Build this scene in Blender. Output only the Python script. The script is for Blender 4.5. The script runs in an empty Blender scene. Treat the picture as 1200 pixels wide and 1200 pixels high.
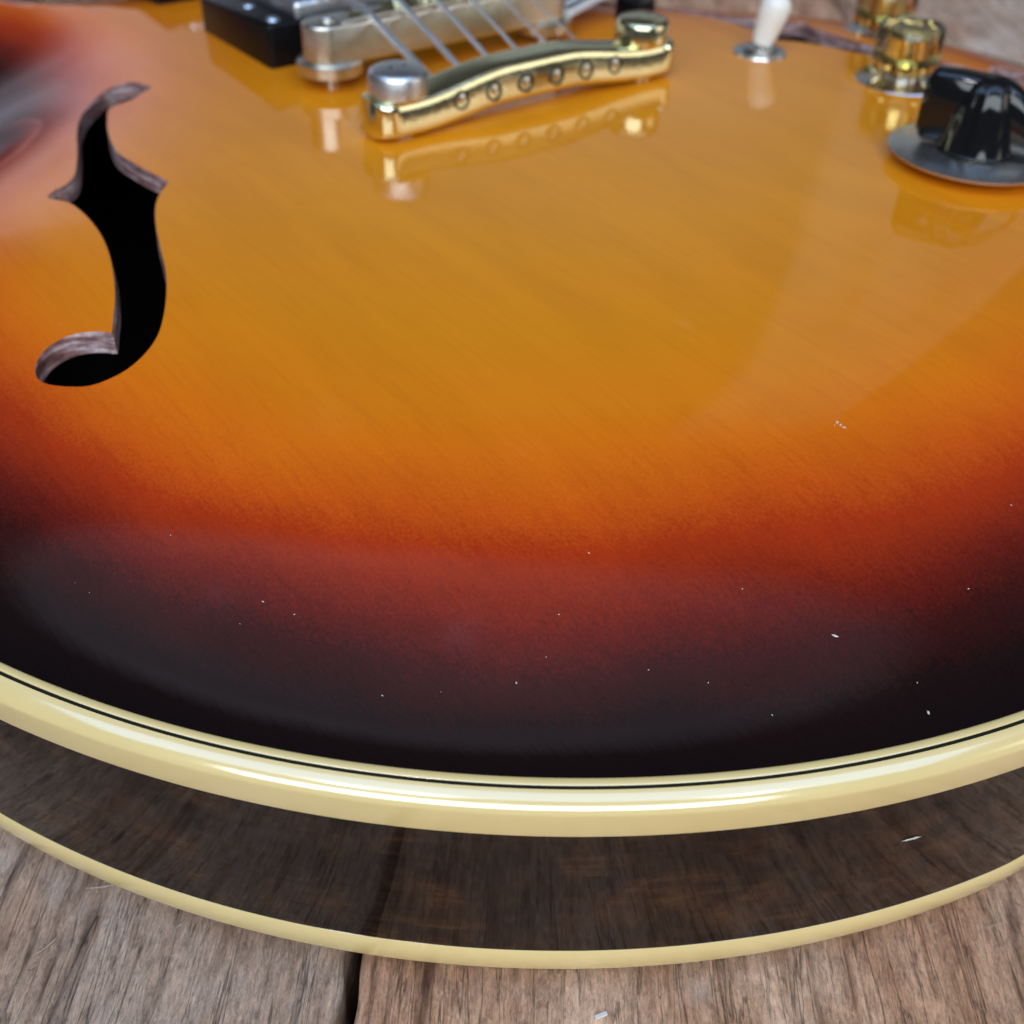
import bpy, bmesh, math, random
import numpy as np
from mathutils import Vector, Matrix
from mathutils.geometry import delaunay_2d_cdt

random.seed(7); rng = np.random.default_rng(11)
S = 0.001                                   # everything below is written in millimetres
scene = bpy.context.scene
COL = scene.collection

# ------------------------------------------------------------------ camera
CAM = Vector((-197.914, -250.747, 178.585)); YAW, PITCH, ROLL, FPX = 0.902, 0.676, 0.036, 1365.9
def cam_axes():
    d = Vector((math.cos(YAW)*math.cos(PITCH), math.sin(YAW)*math.cos(PITCH), -math.sin(PITCH)))
    r = d.cross(Vector((0, 0, 1))).normalized(); u = r.cross(d)
    return r*math.cos(ROLL)+u*math.sin(ROLL), u*math.cos(ROLL)-r*math.sin(ROLL), d
R_, U_, D_ = cam_axes()
cam = bpy.data.cameras.new('camera'); cam_o = bpy.data.objects.new('camera', cam); COL.objects.link(cam_o)
m = Matrix((R_, U_, -D_)).transposed().to_4x4(); m.translation = CAM*S
cam_o.matrix_world = m
cam.sensor_width = 36; cam.lens = 36*FPX/1200; cam.clip_start = 0.005; cam.clip_end = 50
cam.dof.use_dof = True; cam.dof.focus_distance = 0.180; cam.dof.aperture_fstop = 20
scene.camera = cam_o

# ------------------------------------------------------------------ light: a daylit room
w = bpy.data.worlds.new('World'); scene.world = w; w.use_nodes = True
bg = w.node_tree.nodes['Background']; bg.inputs['Color'].default_value = (0.85, 0.90, 1.0, 1); bg.inputs['Strength'].default_value = 0.07
def area(name, loc, target, sx, sy, power, color, soft=None):
    l = bpy.data.lights.new(name, 'AREA'); l.shape = 'RECTANGLE'; l.size = sx; l.size_y = sy; l.energy = power; l.color = color
    if soft:                                # falloff and noise added to soften the panel's reflections, dimmer towards its borders
        l.use_nodes = True; nt = l.node_tree; em = nt.nodes['Emission']
        g = nt.nodes.new('ShaderNodeNewGeometry'); sp = nt.nodes.new('ShaderNodeSeparateXYZ'); nt.links.new(g.outputs['Parametric'], sp.inputs[0])
        last = None
        for ax, wd in zip('XY', soft):
            a = nt.nodes.new('ShaderNodeMath'); a.operation = 'PINGPONG'; a.inputs[1].default_value = 0.5; nt.links.new(sp.outputs[ax], a.inputs[0])
            mr = nt.nodes.new('ShaderNodeMapRange'); mr.interpolation_type = 'SMOOTHSTEP'; mr.inputs['From Max'].default_value = wd
            nt.links.new(a.outputs[0], mr.inputs['Value'])
            if last is None: last = mr.outputs[0]
            else:
                mu = nt.nodes.new('ShaderNodeMath'); mu.operation = 'MULTIPLY'; nt.links.new(last, mu.inputs[0]); nt.links.new(mr.outputs[0], mu.inputs[1]); last = mu.outputs[0]
        nz = nt.nodes.new('ShaderNodeTexNoise'); nz.inputs['Scale'].default_value = 4.0; nz.inputs['Detail'].default_value = 2; nt.links.new(g.outputs['Parametric'], nz.inputs['Vector'])
        mr = nt.nodes.new('ShaderNodeMapRange'); mr.inputs['From Min'].default_value = 0.3; mr.inputs['From Max'].default_value = 0.7; mr.inputs['To Min'].default_value = 0.75; mr.inputs['To Max'].default_value = 1.25
        nt.links.new(nz.outputs['Fac'], mr.inputs['Value'])
        mu = nt.nodes.new('ShaderNodeMath'); mu.operation = 'MULTIPLY'; nt.links.new(last, mu.inputs[0]); nt.links.new(mr.outputs[0], mu.inputs[1]); nt.links.new(mu.outputs[0], em.inputs['Strength'])
    o = bpy.data.objects.new(name, l); COL.objects.link(o); o.location = loc
    o.rotation_euler = (Vector(target)-Vector(loc)).to_track_quat('-Z', 'Y').to_euler()
    return o
AZ = Vector((math.cos(YAW), math.sin(YAW), 0)); AC = Vector((AZ.y, -AZ.x, 0))      # away from the camera / to its right
def at(a, c, z): return AZ*a + AC*c + Vector((0, 0, z))
LOOK = Vector((-0.05, -0.08, 0.05))
area('window_overhead', at(-0.80, 0, 2.1), LOOK, 3.8, 1.0, 35, (0.38, 0.62, 1.0))
area('window_behind', at(-2.5, -0.1, 1.55), LOOK, 3.2, 1.4, 90, (0.84, 0.94, 1.0))
cb = area('ceiling_bounce', at(0.02, 0.15, 2.25), at(0.02, 0.15, 0), 7.6, 0.92, 8.5, (0.86, 0.82, 1.0), (0.2, 0.22)); cb.rotation_euler = (0, 0, YAW-math.pi/2-math.radians(7))
area('window_neck_side', at(3.0, -2.3, 1.0), at(0, -1.2, 1.0), 3.0, 2.0, 12, (0.90, 0.84, 1.0), (0.35, 0.35))
area('far_wall_bounce', at(3.3, -0.4, 1.0), at(0, -0.4, 1.0), 4.4, 2.4, 10, (0.72, 0.86, 1.0), (0.3, 0.45))
wf = area('window_far', at(3.0, 1.20, 2.1), at(0, 1.20, 2.1), 0.85, 3.2, 2.1, (0.98, 0.95, 0.92), (0.06, 0.38)); wf.rotation_euler.rotate_axis('Z', math.radians(-5.5))
area('fill_panel_right', at(-0.6, 2.8, 1.0), LOOK, 2.2, 1.5, 20, (1.0, 0.95, 0.84), (0.2, 0.1))  # warm light added to brighten the tailpiece's butt face and the f-hole walls
for c_ in (-0.62, -0.34, 0.9): area('ceiling_lamp', at(-1.25, c_, 1.9), LOOK, 0.1, 0.1, 2.6, (1.0, 0.97, 0.93))
vs = scene.view_settings
vs.view_transform = 'Standard'; vs.look = 'None'; vs.gamma = 1; vs.exposure = -0.28; vs.use_curve_mapping = False
scene.render.engine = 'CYCLES'

# ------------------------------------------------------------------ helpers
def new_obj(name, mesh, mat, parent=None):
    o = bpy.data.objects.new(name, mesh); COL.objects.link(o)
    if mat is not None and not mesh.materials: mesh.materials.append(mat)
    if parent is not None: o.parent = parent
    return o
def empty(name, loc=(0, 0, 0), parent=None):
    o = bpy.data.objects.new(name, None); COL.objects.link(o); o.location = Vector(loc)*S; o.empty_display_size = 0.02
    if parent is not None: o.parent = parent
    return o
def tag(o, label=None, cat=None, group=None, kind=None):
    for k, v in (('label', label), ('category', cat), ('group', group), ('kind', kind)):
        if v: o[k] = v
    return o
def py_mesh(name, verts, faces, smooth=True, angle=35):
    me = bpy.data.meshes.new(name)
    me.from_pydata([(v[0]*S, v[1]*S, v[2]*S) for v in verts], [], faces); me.update()
    if smooth:
        me.polygons.foreach_set('use_smooth', [True]*len(me.polygons))
        me.set_sharp_from_angle(angle=math.radians(angle))
    return me
def bm_mesh(name, bm, smooth=True, angle=35):
    bmesh.ops.recalc_face_normals(bm, faces=bm.faces)
    for v in bm.verts: v.co *= S
    me = bpy.data.meshes.new(name); bm.to_mesh(me); bm.free()
    if smooth:
        me.polygons.foreach_set('use_smooth', [True]*len(me.polygons))
        me.set_sharp_from_angle(angle=math.radians(angle))
    return me
def lathe(profile, seg=48, name='lathe', close=True, rfun=None):
    """profile: (radius, z) from bottom to top; rfun(a, i) scales the radius (knurls, flutes)"""
    V, F = [], []
    for i, (r, z) in enumerate(profile):
        for k in range(seg):
            a = 2*math.pi*k/seg; q = r*(rfun(a, i) if rfun else 1)
            V.append((q*math.cos(a), q*math.sin(a), z))
    for i in range(len(profile)-1):
        for k in range(seg):
            a, b = i*seg+k, i*seg+(k+1) % seg
            F.append((a, b, b+seg, a+seg))
    if close:
        F.append(tuple(range(seg))[::-1]); F.append(tuple(range((len(profile)-1)*seg, len(profile)*seg)))
    return py_mesh(name, V, F)
def box(cx, cy, cz, sx, sy, sz, bev=0.5, seg=2, name='box'):
    bm = bmesh.new(); bmesh.ops.create_cube(bm, size=1)
    for v in bm.verts: v.co = Vector((v.co.x*sx+cx, v.co.y*sy+cy, v.co.z*sz+cz))
    if bev: bmesh.ops.bevel(bm, geom=list(bm.edges), offset=bev, segments=seg, profile=0.5, affect='EDGES', clamp_overlap=True)
    return bm_mesh(name, bm)
def tube(pts, radii, seg=12, name='tube'):
    V, F = [], []; n = len(pts); P = [Vector(p) for p in pts]
    for i in range(n):
        t = (P[min(i+1, n-1)]-P[max(i-1, 0)]).normalized()
        a = t.cross(Vector((0, 0, 1)) if abs(t.z) < 0.9 else Vector((1, 0, 0))).normalized(); b = t.cross(a)
        r = radii[i] if hasattr(radii, '__len__') else radii
        for k in range(seg):
            q = 2*math.pi*k/seg; V.append(P[i]+a*r*math.cos(q)+b*r*math.sin(q))
    for i in range(n-1):
        for k in range(seg):
            F.append((i*seg+k, i*seg+(k+1) % seg, (i+1)*seg+(k+1) % seg, (i+1)*seg+k))
    F.append(tuple(range(seg))); F.append(tuple(range((n-1)*seg, n*seg))[::-1])
    return py_mesh(name, V, F, angle=50)
def extrude_poly(poly, z0, z1, bev=0.0, name='prism'):
    bm = bmesh.new()
    lo = [bm.verts.new((x, y, z0)) for x, y in poly]
    f = bm.faces.new(lo); r = bmesh.ops.extrude_face_region(bm, geom=[f])
    for v in r['geom']:
        if isinstance(v, bmesh.types.BMVert): v.co.z = z1
    bmesh.ops.recalc_face_normals(bm, faces=bm.faces)
    if bev:
        ed = [e for e in bm.edges if abs(e.verts[0].co.z-z1) < 1e-6 and abs(e.verts[1].co.z-z1) < 1e-6]
        bmesh.ops.bevel(bm, geom=ed, offset=bev, segments=3, profile=0.5, affect='EDGES', clamp_overlap=True)
    return bm_mesh(name, bm)

# ------------------------------------------------------------------ materials
def mat(name):
    ma = bpy.data.materials.new(name); ma.use_nodes = True; nt = ma.node_tree
    return ma, nt, nt.nodes['Principled BSDF']
def N(nt, kind, **kw):
    n = nt.nodes.new(kind)
    for k, v in kw.items():
        if k in n.inputs: n.inputs[k].default_value = v
        else: setattr(n, k, v)
    return n
def ramp(nt, stops, interp='LINEAR'):
    n = nt.nodes.new('ShaderNodeValToRGB'); n.color_ramp.interpolation = interp; e = n.color_ramp.elements
    while len(e) < len(stops): e.new(0.5)
    for q, (p, c) in zip(e, stops): q.position = p; q.color = (*c, 1) if len(c) == 3 else c
    return n
def noise(nt, vec, scale, detail=4, rough=0.55, dist=0.0):
    n = nt.nodes.new('ShaderNodeTexNoise'); n.inputs['Scale'].default_value = scale; n.inputs['Detail'].default_value = detail
    n.inputs['Roughness'].default_value = rough; n.inputs['Distortion'].default_value = dist
    nt.links.new(vec, n.inputs['Vector']); return n
def mapping(nt, scale, rot=(0, 0, 0), out='Object'):
    tc = nt.nodes.new('ShaderNodeTexCoord'); mp = nt.nodes.new('ShaderNodeMapping')
    mp.inputs['Scale'].default_value = scale; mp.inputs['Rotation'].default_value = rot
    nt.links.new(tc.outputs[out], mp.inputs['Vector']); return mp.outputs['Vector']
def mixc(nt, fac, a, b, mode='MIX'):
    n = nt.nodes.new('ShaderNodeMix'); n.data_type = 'RGBA'; n.blend_type = mode
    for sock, v in ((n.inputs[0], fac), (n.inputs[6], a), (n.inputs[7], b)):
        if hasattr(v, 'links'): nt.links.new(v, sock)
        else: sock.default_value = v if not isinstance(v, tuple) or len(v) == 4 else (*v, 1)
    return n.outputs[2]
def math_(nt, op, a, b=None, clamp=False):
    n = nt.nodes.new('ShaderNodeMath'); n.operation = op; n.use_clamp = clamp
    for i, v in enumerate((a, b)):
        if v is None: continue
        if hasattr(v, 'links'): nt.links.new(v, n.inputs[i])
        else: n.inputs[i].default_value = v
    return n.outputs[0]
def bump(nt, h, strength, dist, normal=None):
    n = nt.nodes.new('ShaderNodeBump'); n.inputs['Strength'].default_value = strength; n.inputs['Distance'].default_value = dist
    nt.links.new(h, n.inputs['Height'])
    if normal is not None: nt.links.new(normal, n.inputs['Normal'])
    return n.outputs['Normal']
M = {}
def plain(key, col, rough=0.4, metal=0.0, ior=1.5, coat=0.0, var=0.06, nscale=120, bumpd=0.0):
    ma, nt, p = mat(key); v = mapping(nt, (1, 1, 1)); n = noise(nt, v, nscale)
    c = mixc(nt, n.outputs['Fac'], tuple(x*(1-var) for x in col), tuple(min(1, x*(1+var)) for x in col))
    nt.links.new(c, p.inputs['Base Color'])
    n2 = noise(nt, v, nscale*4, 3)
    rr = nt.nodes.new('ShaderNodeMapRange'); rr.inputs['To Min'].default_value = rough*0.7; rr.inputs['To Max'].default_value = rough*1.3
    nt.links.new(n2.outputs['Fac'], rr.inputs['Value']); nt.links.new(rr.outputs[0], p.inputs['Roughness'])
    p.inputs['Metallic'].default_value = metal; p.inputs['IOR'].default_value = ior; p.inputs['Coat Weight'].default_value = coat
    p.inputs['Coat Roughness'].default_value = 0.04
    if bumpd: nt.links.new(bump(nt, n2.outputs['Fac'], 0.5, bumpd*S), p.inputs['Normal'])
    M[key] = ma; return ma
plain('cream_binding', (0.83, 0.635, 0.28), 0.18, ior=1.62, var=0.05, nscale=40)
M['cream_binding'].node_tree.nodes['Principled BSDF'].inputs['Coat Weight'].default_value = 1.0; M['cream_binding'].node_tree.nodes['Principled BSDF'].inputs['Coat IOR'].default_value = 2.0; M['cream_binding'].node_tree.nodes['Principled BSDF'].inputs['Coat Roughness'].default_value = 0.11
plain('black_line', (0.012, 0.013, 0.009), 0.3)
plain('gold_metal', (0.93, 0.80, 0.50), 0.12, 1.0, var=0.25, nscale=180, bumpd=0.09)
plain('worn_gold', (0.74, 0.71, 0.64), 0.3, 1.0, var=0.16, nscale=300, bumpd=0.03)
plain('nickel', (0.72, 0.72, 0.73), 0.13, 1.0, var=0.1, nscale=260, bumpd=0.02)
plain('steel_string', (0.90, 0.92, 0.95), 0.42, 1.0)
plain('satin_nickel', (0.74, 0.76, 0.80), 0.36, 1.0, var=0.1, nscale=260, bumpd=0.02)
plain('plate_nickel', (0.90, 0.88, 0.85), 0.3, 1.0, var=0.1, nscale=260, bumpd=0.02)
plain('ring_plastic', (0.004, 0.004, 0.005), 0.3)
M['ring_plastic'].node_tree.nodes['Principled BSDF'].inputs['Specular IOR Level'].default_value = 0.22
plain('black_plastic', (0.006, 0.006, 0.007), 0.09, ior=1.5)
plain('white_plastic', (0.82, 0.80, 0.74), 0.25)
plain('pale_ply', (0.78, 0.79, 0.80), 0.25)
plain('hole_edge', (0.50, 0.37, 0.38), 0.32, var=0.4, nscale=700, bumpd=0.25)
def ply_edge():
    ma, nt, p = mat('f_hole_plies'); n = noise(nt, mapping(nt, (0.1, 0.1, 1)), 900, 4, 0.7); n2 = noise(nt, mapping(nt, (1, 1, 1)), 500, 4, 0.7)
    r = ramp(nt, [(0.35, (0.17, 0.075, 0.065)), (0.5, (0.33, 0.20, 0.19)), (0.62, (0.62, 0.52, 0.52))]); nt.links.new(n.outputs['Fac'], r.inputs['Fac'])
    r2 = ramp(nt, [(0.4, (0.6, 0.52, 0.55)), (0.65, (1.15, 1.1, 1.1))]); nt.links.new(n2.outputs['Fac'], r2.inputs['Fac'])
    nt.links.new(mixc(nt, 1.0, r.outputs['Color'], r2.outputs['Color'], 'MULTIPLY'), p.inputs['Base Color']); p.inputs['Roughness'].default_value = 0.35
    nt.links.new(bump(nt, n2.outputs['Fac'], 0.6, 0.2*S), p.inputs['Normal']); M['hole_edge'] = ma
ply_edge()
plain('dark_back', (0.012, 0.008, 0.006), 0.35)  # dark lacquer; inside the body its near-black stands in for the hollow's shade
plain('rosewood', (0.05, 0.028, 0.018), 0.45, var=0.4, nscale=200)
plain('neck_wood', (0.07, 0.02, 0.012), 0.15, coat=0.6)
plain('dust', (0.62, 0.60, 0.57), 0.8)
plain('nick', (0.55, 0.6, 0.58), 0.5)
def amber():
    ma, nt, p = mat('amber_plastic'); v = mapping(nt, (1, 1, 1)); n = noise(nt, v, 60)
    nt.links.new(mixc(nt, n.outputs['Fac'], (1.0, 0.83, 0.42), (1.0, 0.88, 0.52)), p.inputs['Base Color'])
    p.inputs['Transmission Weight'].default_value = 1; p.inputs['Roughness'].default_value = 0.04; p.inputs['IOR'].default_value = 1.49
    M['amber_plastic'] = ma
amber()

SMUDGES = [(-97.5, -126, 9), (-126, -149, 7), (-152, -120, 9), (-48, -113, 3.5), (-120, -100, 14)]      # finger marks
def burst():
    """sunburst lacquer: pigment by distance to the body's edge, maple grain along the neck, clear glossy coat"""
    ma, nt, p = mat('sunburst_lacquer'); L = nt.links
    at_ = nt.nodes.new('ShaderNodeAttribute'); at_.attribute_name = 'edge_mm'
    v = mapping(nt, (1, 1, 1))
    cloud = noise(nt, v, 22, 3, 0.5)                       # uneven spray pass
    speck = noise(nt, mapping(nt, (1, 0.6, 1)), 2300, 2, 0.6)       # spray droplets
    grain = noise(nt, mapping(nt, (1, 0.05, 1)), 900, 3, 0.6)        # pores along the neck
    d = at_.outputs['Fac']
    d = math_(nt, 'ADD', d, math_(nt, 'MULTIPLY', math_(nt, 'SUBTRACT', cloud.outputs['Fac'], 0.5), 13.0))
    d = math_(nt, 'ADD', d, math_(nt, 'MULTIPLY', math_(nt, 'SUBTRACT', speck.outputs['Fac'], 0.5), 10.0))
    d = math_(nt, 'ADD', d, math_(nt, 'MULTIPLY', math_(nt, 'SUBTRACT', grain.outputs['Fac'], 0.5), 3.0))
    q = math_(nt, 'DIVIDE', d, 140.0, True)
    r = ramp(nt, [(0.0, (0.004, 0.002, 0.003)), (0.085, (0.010, 0.004, 0.004)), (0.143, (0.045, 0.006, 0.005)), (0.193, (0.140, 0.011, 0.006)),
                  (0.293, (0.40, 0.034, 0.005)), (0.35, (0.58, 0.086, 0.005)), (0.43, (0.72, 0.160, 0.005)), (0.52, (0.75, 0.212, 0.006)),
                  (0.70, (0.75, 0.252, 0.008)), (1.0, (0.76, 0.275, 0.010))])
    L.new(q, r.inputs['Fac'])
    figure = noise(nt, mapping(nt, (1, 0.22, 1)), 60, 3, 0.55, 0.4)
    fr = ramp(nt, [(0.35, (0.95, 0.93, 0.93)), (0.62, (1.04, 1.03, 1.0))]); L.new(figure.outputs['Fac'], fr.inputs['Fac'])
    c = mixc(nt, 1.0, r.outputs['Color'], fr.outputs['Color'], 'MULTIPLY')
    fleck = ramp(nt, [(0.36, (0.80, 0.70, 0.62)), (0.48, (1, 1, 1))]); L.new(grain.outputs['Fac'], fleck.inputs['Fac'])
    c = mixc(nt, 0.2, c, fleck.outputs['Color'], 'MULTIPLY')
    L.new(c, p.inputs['Base Color'])
    p.inputs['Roughness'].default_value = 0.55; p.inputs['Specular IOR Level'].default_value = 0.0
    p.inputs['Coat Weight'].default_value = 1.0; p.inputs['Coat IOR'].default_value = 1.5
    # polish haze: the coat is not equally clean everywhere
    hz = noise(nt, v, 38, 4, 0.6); hr = nt.nodes.new('ShaderNodeMapRange')
    hr.inputs['From Min'].default_value = 0.35; hr.inputs['From Max'].default_value = 0.75; hr.inputs['To Min'].default_value = 0.025; hr.inputs['To Max'].default_value = 0.10
    L.new(hz.outputs['Fac'], hr.inputs['Value']); rough = hr.outputs[0]
    tc = nt.nodes.new('ShaderNodeTexCoord'); sm = noise(nt, v, 420, 3, 0.7)
    for (sx_, sy_, sr_) in SMUDGES:
        vd = nt.nodes.new('ShaderNodeVectorMath'); vd.operation = 'DISTANCE'; vd.inputs[1].default_value = (sx_*S, sy_*S, 0.06)
        fl = nt.nodes.new('ShaderNodeVectorMath'); fl.operation = 'MULTIPLY_ADD'; fl.inputs[1].default_value = (1, 1, 0); fl.inputs[2].default_value = (0, 0, 0.06)
        L.new(tc.outputs['Object'], fl.inputs[0]); L.new(fl.outputs[0], vd.inputs[0])
        mr = nt.nodes.new('ShaderNodeMapRange'); mr.inputs['From Min'].default_value = sr_*S; mr.inputs['From Max'].default_value = 0.0; L.new(vd.outputs['Value'], mr.inputs['Value'])
        rough = math_(nt, 'ADD', rough, math_(nt, 'MULTIPLY', math_(nt, 'MULTIPLY', mr.outputs[0], sm.outputs['Fac']), 0.55))
    L.new(rough, p.inputs['Coat Roughness'])
    hair = noise(nt, mapping(nt, (1, 0.02, 1), (0, 0, 0.10)), 620, 2, 0.5)
    sink = noise(nt, mapping(nt, (1, 0.05, 1)), 170, 4, 0.6)         # lacquer sunk into the grain
    wave = noise(nt, v, 30, 2, 0.5)
    b = bump(nt, sink.outputs['Fac'], 0.45, 0.028*S)
    b = bump(nt, hair.outputs['Fac'], 0.6, 0.018*S, b)
    b = bump(nt, wave.outputs['Fac'], 0.35, 0.35*S, b)
    L.new(b, p.inputs['Coat Normal'])
    M['sunburst'] = ma
burst()

def rim_mat():
    ma, nt, p = mat('dark_walnut_lacquer'); L = nt.links
    n = noise(nt, mapping(nt, (1, 1, 1.3)), 95, 6, 0.7, 0.4); n2 = noise(nt, mapping(nt, (1, 1, 1)), 20, 3, 0.5); ln = noise(nt, mapping(nt, (0.05, 0.05, 1)), 1300, 3, 0.6)
    r = ramp(nt, [(0.34, (0.007, 0.0045, 0.004)), (0.50, (0.024, 0.012, 0.007)), (0.63, (0.058, 0.026, 0.011)), (0.76, (0.095, 0.042, 0.016))]); L.new(n.outputs['Fac'], r.inputs['Fac'])
    lr = ramp(nt, [(0.35, (0.6, 0.6, 0.6)), (0.65, (1.35, 1.3, 1.25))]); L.new(ln.outputs['Fac'], lr.inputs['Fac'])
    c = mixc(nt, 1.0, r.outputs['Color'], lr.outputs['Color'], 'MULTIPLY')
    c = mixc(nt, math_(nt, 'MULTIPLY', n2.outputs['Fac'], 0.7), c, (0.010, 0.008, 0.009)); L.new(c, p.inputs['Base Color'])
    p.inputs['Roughness'].default_value = 0.5; p.inputs['Specular IOR Level'].default_value = 0.0
    p.inputs['Coat Weight'].default_value = 1; p.inputs['Coat IOR'].default_value = 1.42; p.inputs['Coat Roughness'].default_value = 0.045
    w1 = noise(nt, mapping(nt, (1, 1, 2.2)), 60, 3, 0.6)
    L.new(bump(nt, w1.outputs['Fac'], 0.3, 0.12*S), p.inputs['Coat Normal'])
    M['rim'] = ma
rim_mat()

def floor_mat():
    """old weathered board; object x runs along the board, y across; 'groove' is the worn relief, dirt lies in it"""
    ma, nt, p = mat('weathered_board'); L = nt.links
    info = nt.nodes.new('ShaderNodeObjectInfo')
    def mp(sc):
        tc = nt.nodes.new('ShaderNodeTexCoord'); ad = nt.nodes.new('ShaderNodeVectorMath'); ad.operation = 'ADD'
        cb = nt.nodes.new('ShaderNodeCombineXYZ'); L.new(math_(nt, 'MULTIPLY', info.outputs['Random'], 7.0), cb.inputs['Z'])
        L.new(tc.outputs['Object'], ad.inputs[0]); L.new(cb.outputs[0], ad.inputs[1])
        m_ = nt.nodes.new('ShaderNodeMapping'); m_.inputs['Scale'].default_value = sc; L.new(ad.outputs[0], m_.inputs['Vector']); return m_.outputs['Vector']
    patch = noise(nt, mp((0.35, 1, 1)), 30, 6, 0.65, 0.6)
    fibre = noise(nt, mp((0.22, 1, 1)), 1500, 7, 0.85, 0.5)
    strip = noise(nt, mp((0.10, 1, 1)), 230, 7, 0.8, 0.8)
    fine = noise(nt, mp((0.5, 1, 1)), 2200, 4, 0.75)
    line = noise(nt, mp((0.05, 1, 1)), 170, 4, 0.6, 0.4); line2 = noise(nt, mp((0.12, 1, 1)), 420, 3, 0.6, 0.6)
    a = ramp(nt, [(0.30, (0.30, 0.175, 0.11)), (0.43, (0.52, 0.345, 0.235)), (0.55, (0.60, 0.45, 0.33)), (0.68, (0.74, 0.63, 0.52))])
    L.new(patch.outputs['Fac'], a.inputs['Fac'])
    a_col = mixc(nt, 1.0, a.outputs['Color'], info.outputs['Color'], 'MULTIPLY')
    s = ramp(nt, [(0.30, (0.50, 0.42, 0.38)), (0.45, (0.88, 0.82, 0.78)), (0.58, (1.08, 1.04, 1.0)), (0.74, (1.40, 1.26, 1.16))]); L.new(strip.outputs['Fac'], s.inputs['Fac'])
    c = mixc(nt, 1.0, a_col, s.outputs['Color'], 'MULTIPLY')
    f = ramp(nt, [(0.30, (0.40, 0.34, 0.32)), (0.46, (0.95, 0.94, 0.93)), (0.60, (1.1, 1.1, 1.1)), (0.72, (1.6, 1.58, 1.55))]); L.new(fibre.outputs['Fac'], f.inputs['Fac'])
    c = mixc(nt, 1.0, c, f.outputs['Color'], 'MULTIPLY')
    mot = noise(nt, mp((0.45, 1, 1)), 520, 6, 0.8, 0.5); mo = ramp(nt, [(0.32, (0.52, 0.48, 0.46)), (0.5, (1.0, 1.0, 1.0)), (0.66, (1.30, 1.28, 1.27))]); L.new(mot.outputs['Fac'], mo.inputs['Fac'])
    c = mixc(nt, 0.9, c, mo.outputs['Color'], 'MULTIPLY')
    def crackline(nz, wid, lo):
        k = math_(nt, 'ABSOLUTE', math_(nt, 'SUBTRACT', nz.outputs['Fac'], 0.5)); mr = nt.nodes.new('ShaderNodeMapRange')
        mr.inputs['From Max'].default_value = wid; mr.inputs['To Min'].default_value = lo; L.new(k, mr.inputs['Value']); return mr.outputs[0]
    ck = crackline(line, 0.012, 0.42); ck2 = crackline(line2, 0.03, 0.80)
    cr = math_(nt, 'MULTIPLY', ck, ck2); cc = nt.nodes.new('ShaderNodeCombineXYZ')
    for q in range(3): L.new(cr, cc.inputs[q])
    c = mixc(nt, 1.0, c, cc.outputs[0], 'MULTIPLY')
    at_ = nt.nodes.new('ShaderNodeAttribute'); at_.attribute_name = 'groove'
    g = ramp(nt, [(0.0, (1.04, 1.04, 1.04)), (0.45, (0.82, 0.78, 0.76)), (1.0, (0.20, 0.16, 0.15))]); L.new(at_.outputs['Fac'], g.inputs['Fac'])
    c = mixc(nt, 1.0, c, g.outputs['Color'], 'MULTIPLY')
    wearn = noise(nt, mp((0.8, 1, 1)), 55, 6, 0.75); wr = ramp(nt, [(0.60, (0, 0, 0)), (0.72, (1, 1, 1))]); L.new(wearn.outputs['Fac'], wr.inputs['Fac'])
    c = mixc(nt, math_(nt, 'MULTIPLY', wr.outputs['Color'], 0.45), c, (0.52, 0.47, 0.44))
    L.new(c, p.inputs['Base Color']); p.inputs['Roughness'].default_value = 0.72; p.inputs['Specular IOR Level'].default_value = 0.35
    h = math_(nt, 'ADD', fibre.outputs['Fac'], math_(nt, 'MULTIPLY', fine.outputs['Fac'], 0.5))
    b = bump(nt, strip.outputs['Fac'], 0.6, 1.0*S); b = bump(nt, cr, 0.8, 0.5*S, b); b = bump(nt, h, 1.0, 0.7*S, b)
    L.new(b, p.inputs['Normal'])
    M['floor'] = ma
floor_mat()

# ------------------------------------------------------------------ floor boards
def value_noise(u, v, seed):
    r = np.random.default_rng(seed); T = r.random((256, 256))
    iu, iv = np.floor(u).astype(int), np.floor(v).astype(int); fu, fv = u-iu, v-iv
    fu = fu*fu*(3-2*fu); fv = fv*fv*(3-2*fv)
    g = lambda a, b: T[a % 256, b % 256]
    return (g(iu, iv)*(1-fu)+g(iu+1, iv)*fu)*(1-fv)+(g(iu, iv+1)*(1-fu)+g(iu+1, iv+1)*fu)*fv
PLANK_AZ = math.radians(51.0); PU = np.array([math.cos(PLANK_AZ), math.sin(PLANK_AZ)]); PV = np.array([-PU[1], PU[0]])
seam = np.array([-157.0, -161.0]); V0 = float(seam @ PV); U0 = float(seam @ PU)
floor = empty('floor'); tag(floor, 'weathered grey brown wooden floorboards under the guitar', 'floor', kind='structure')
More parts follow.
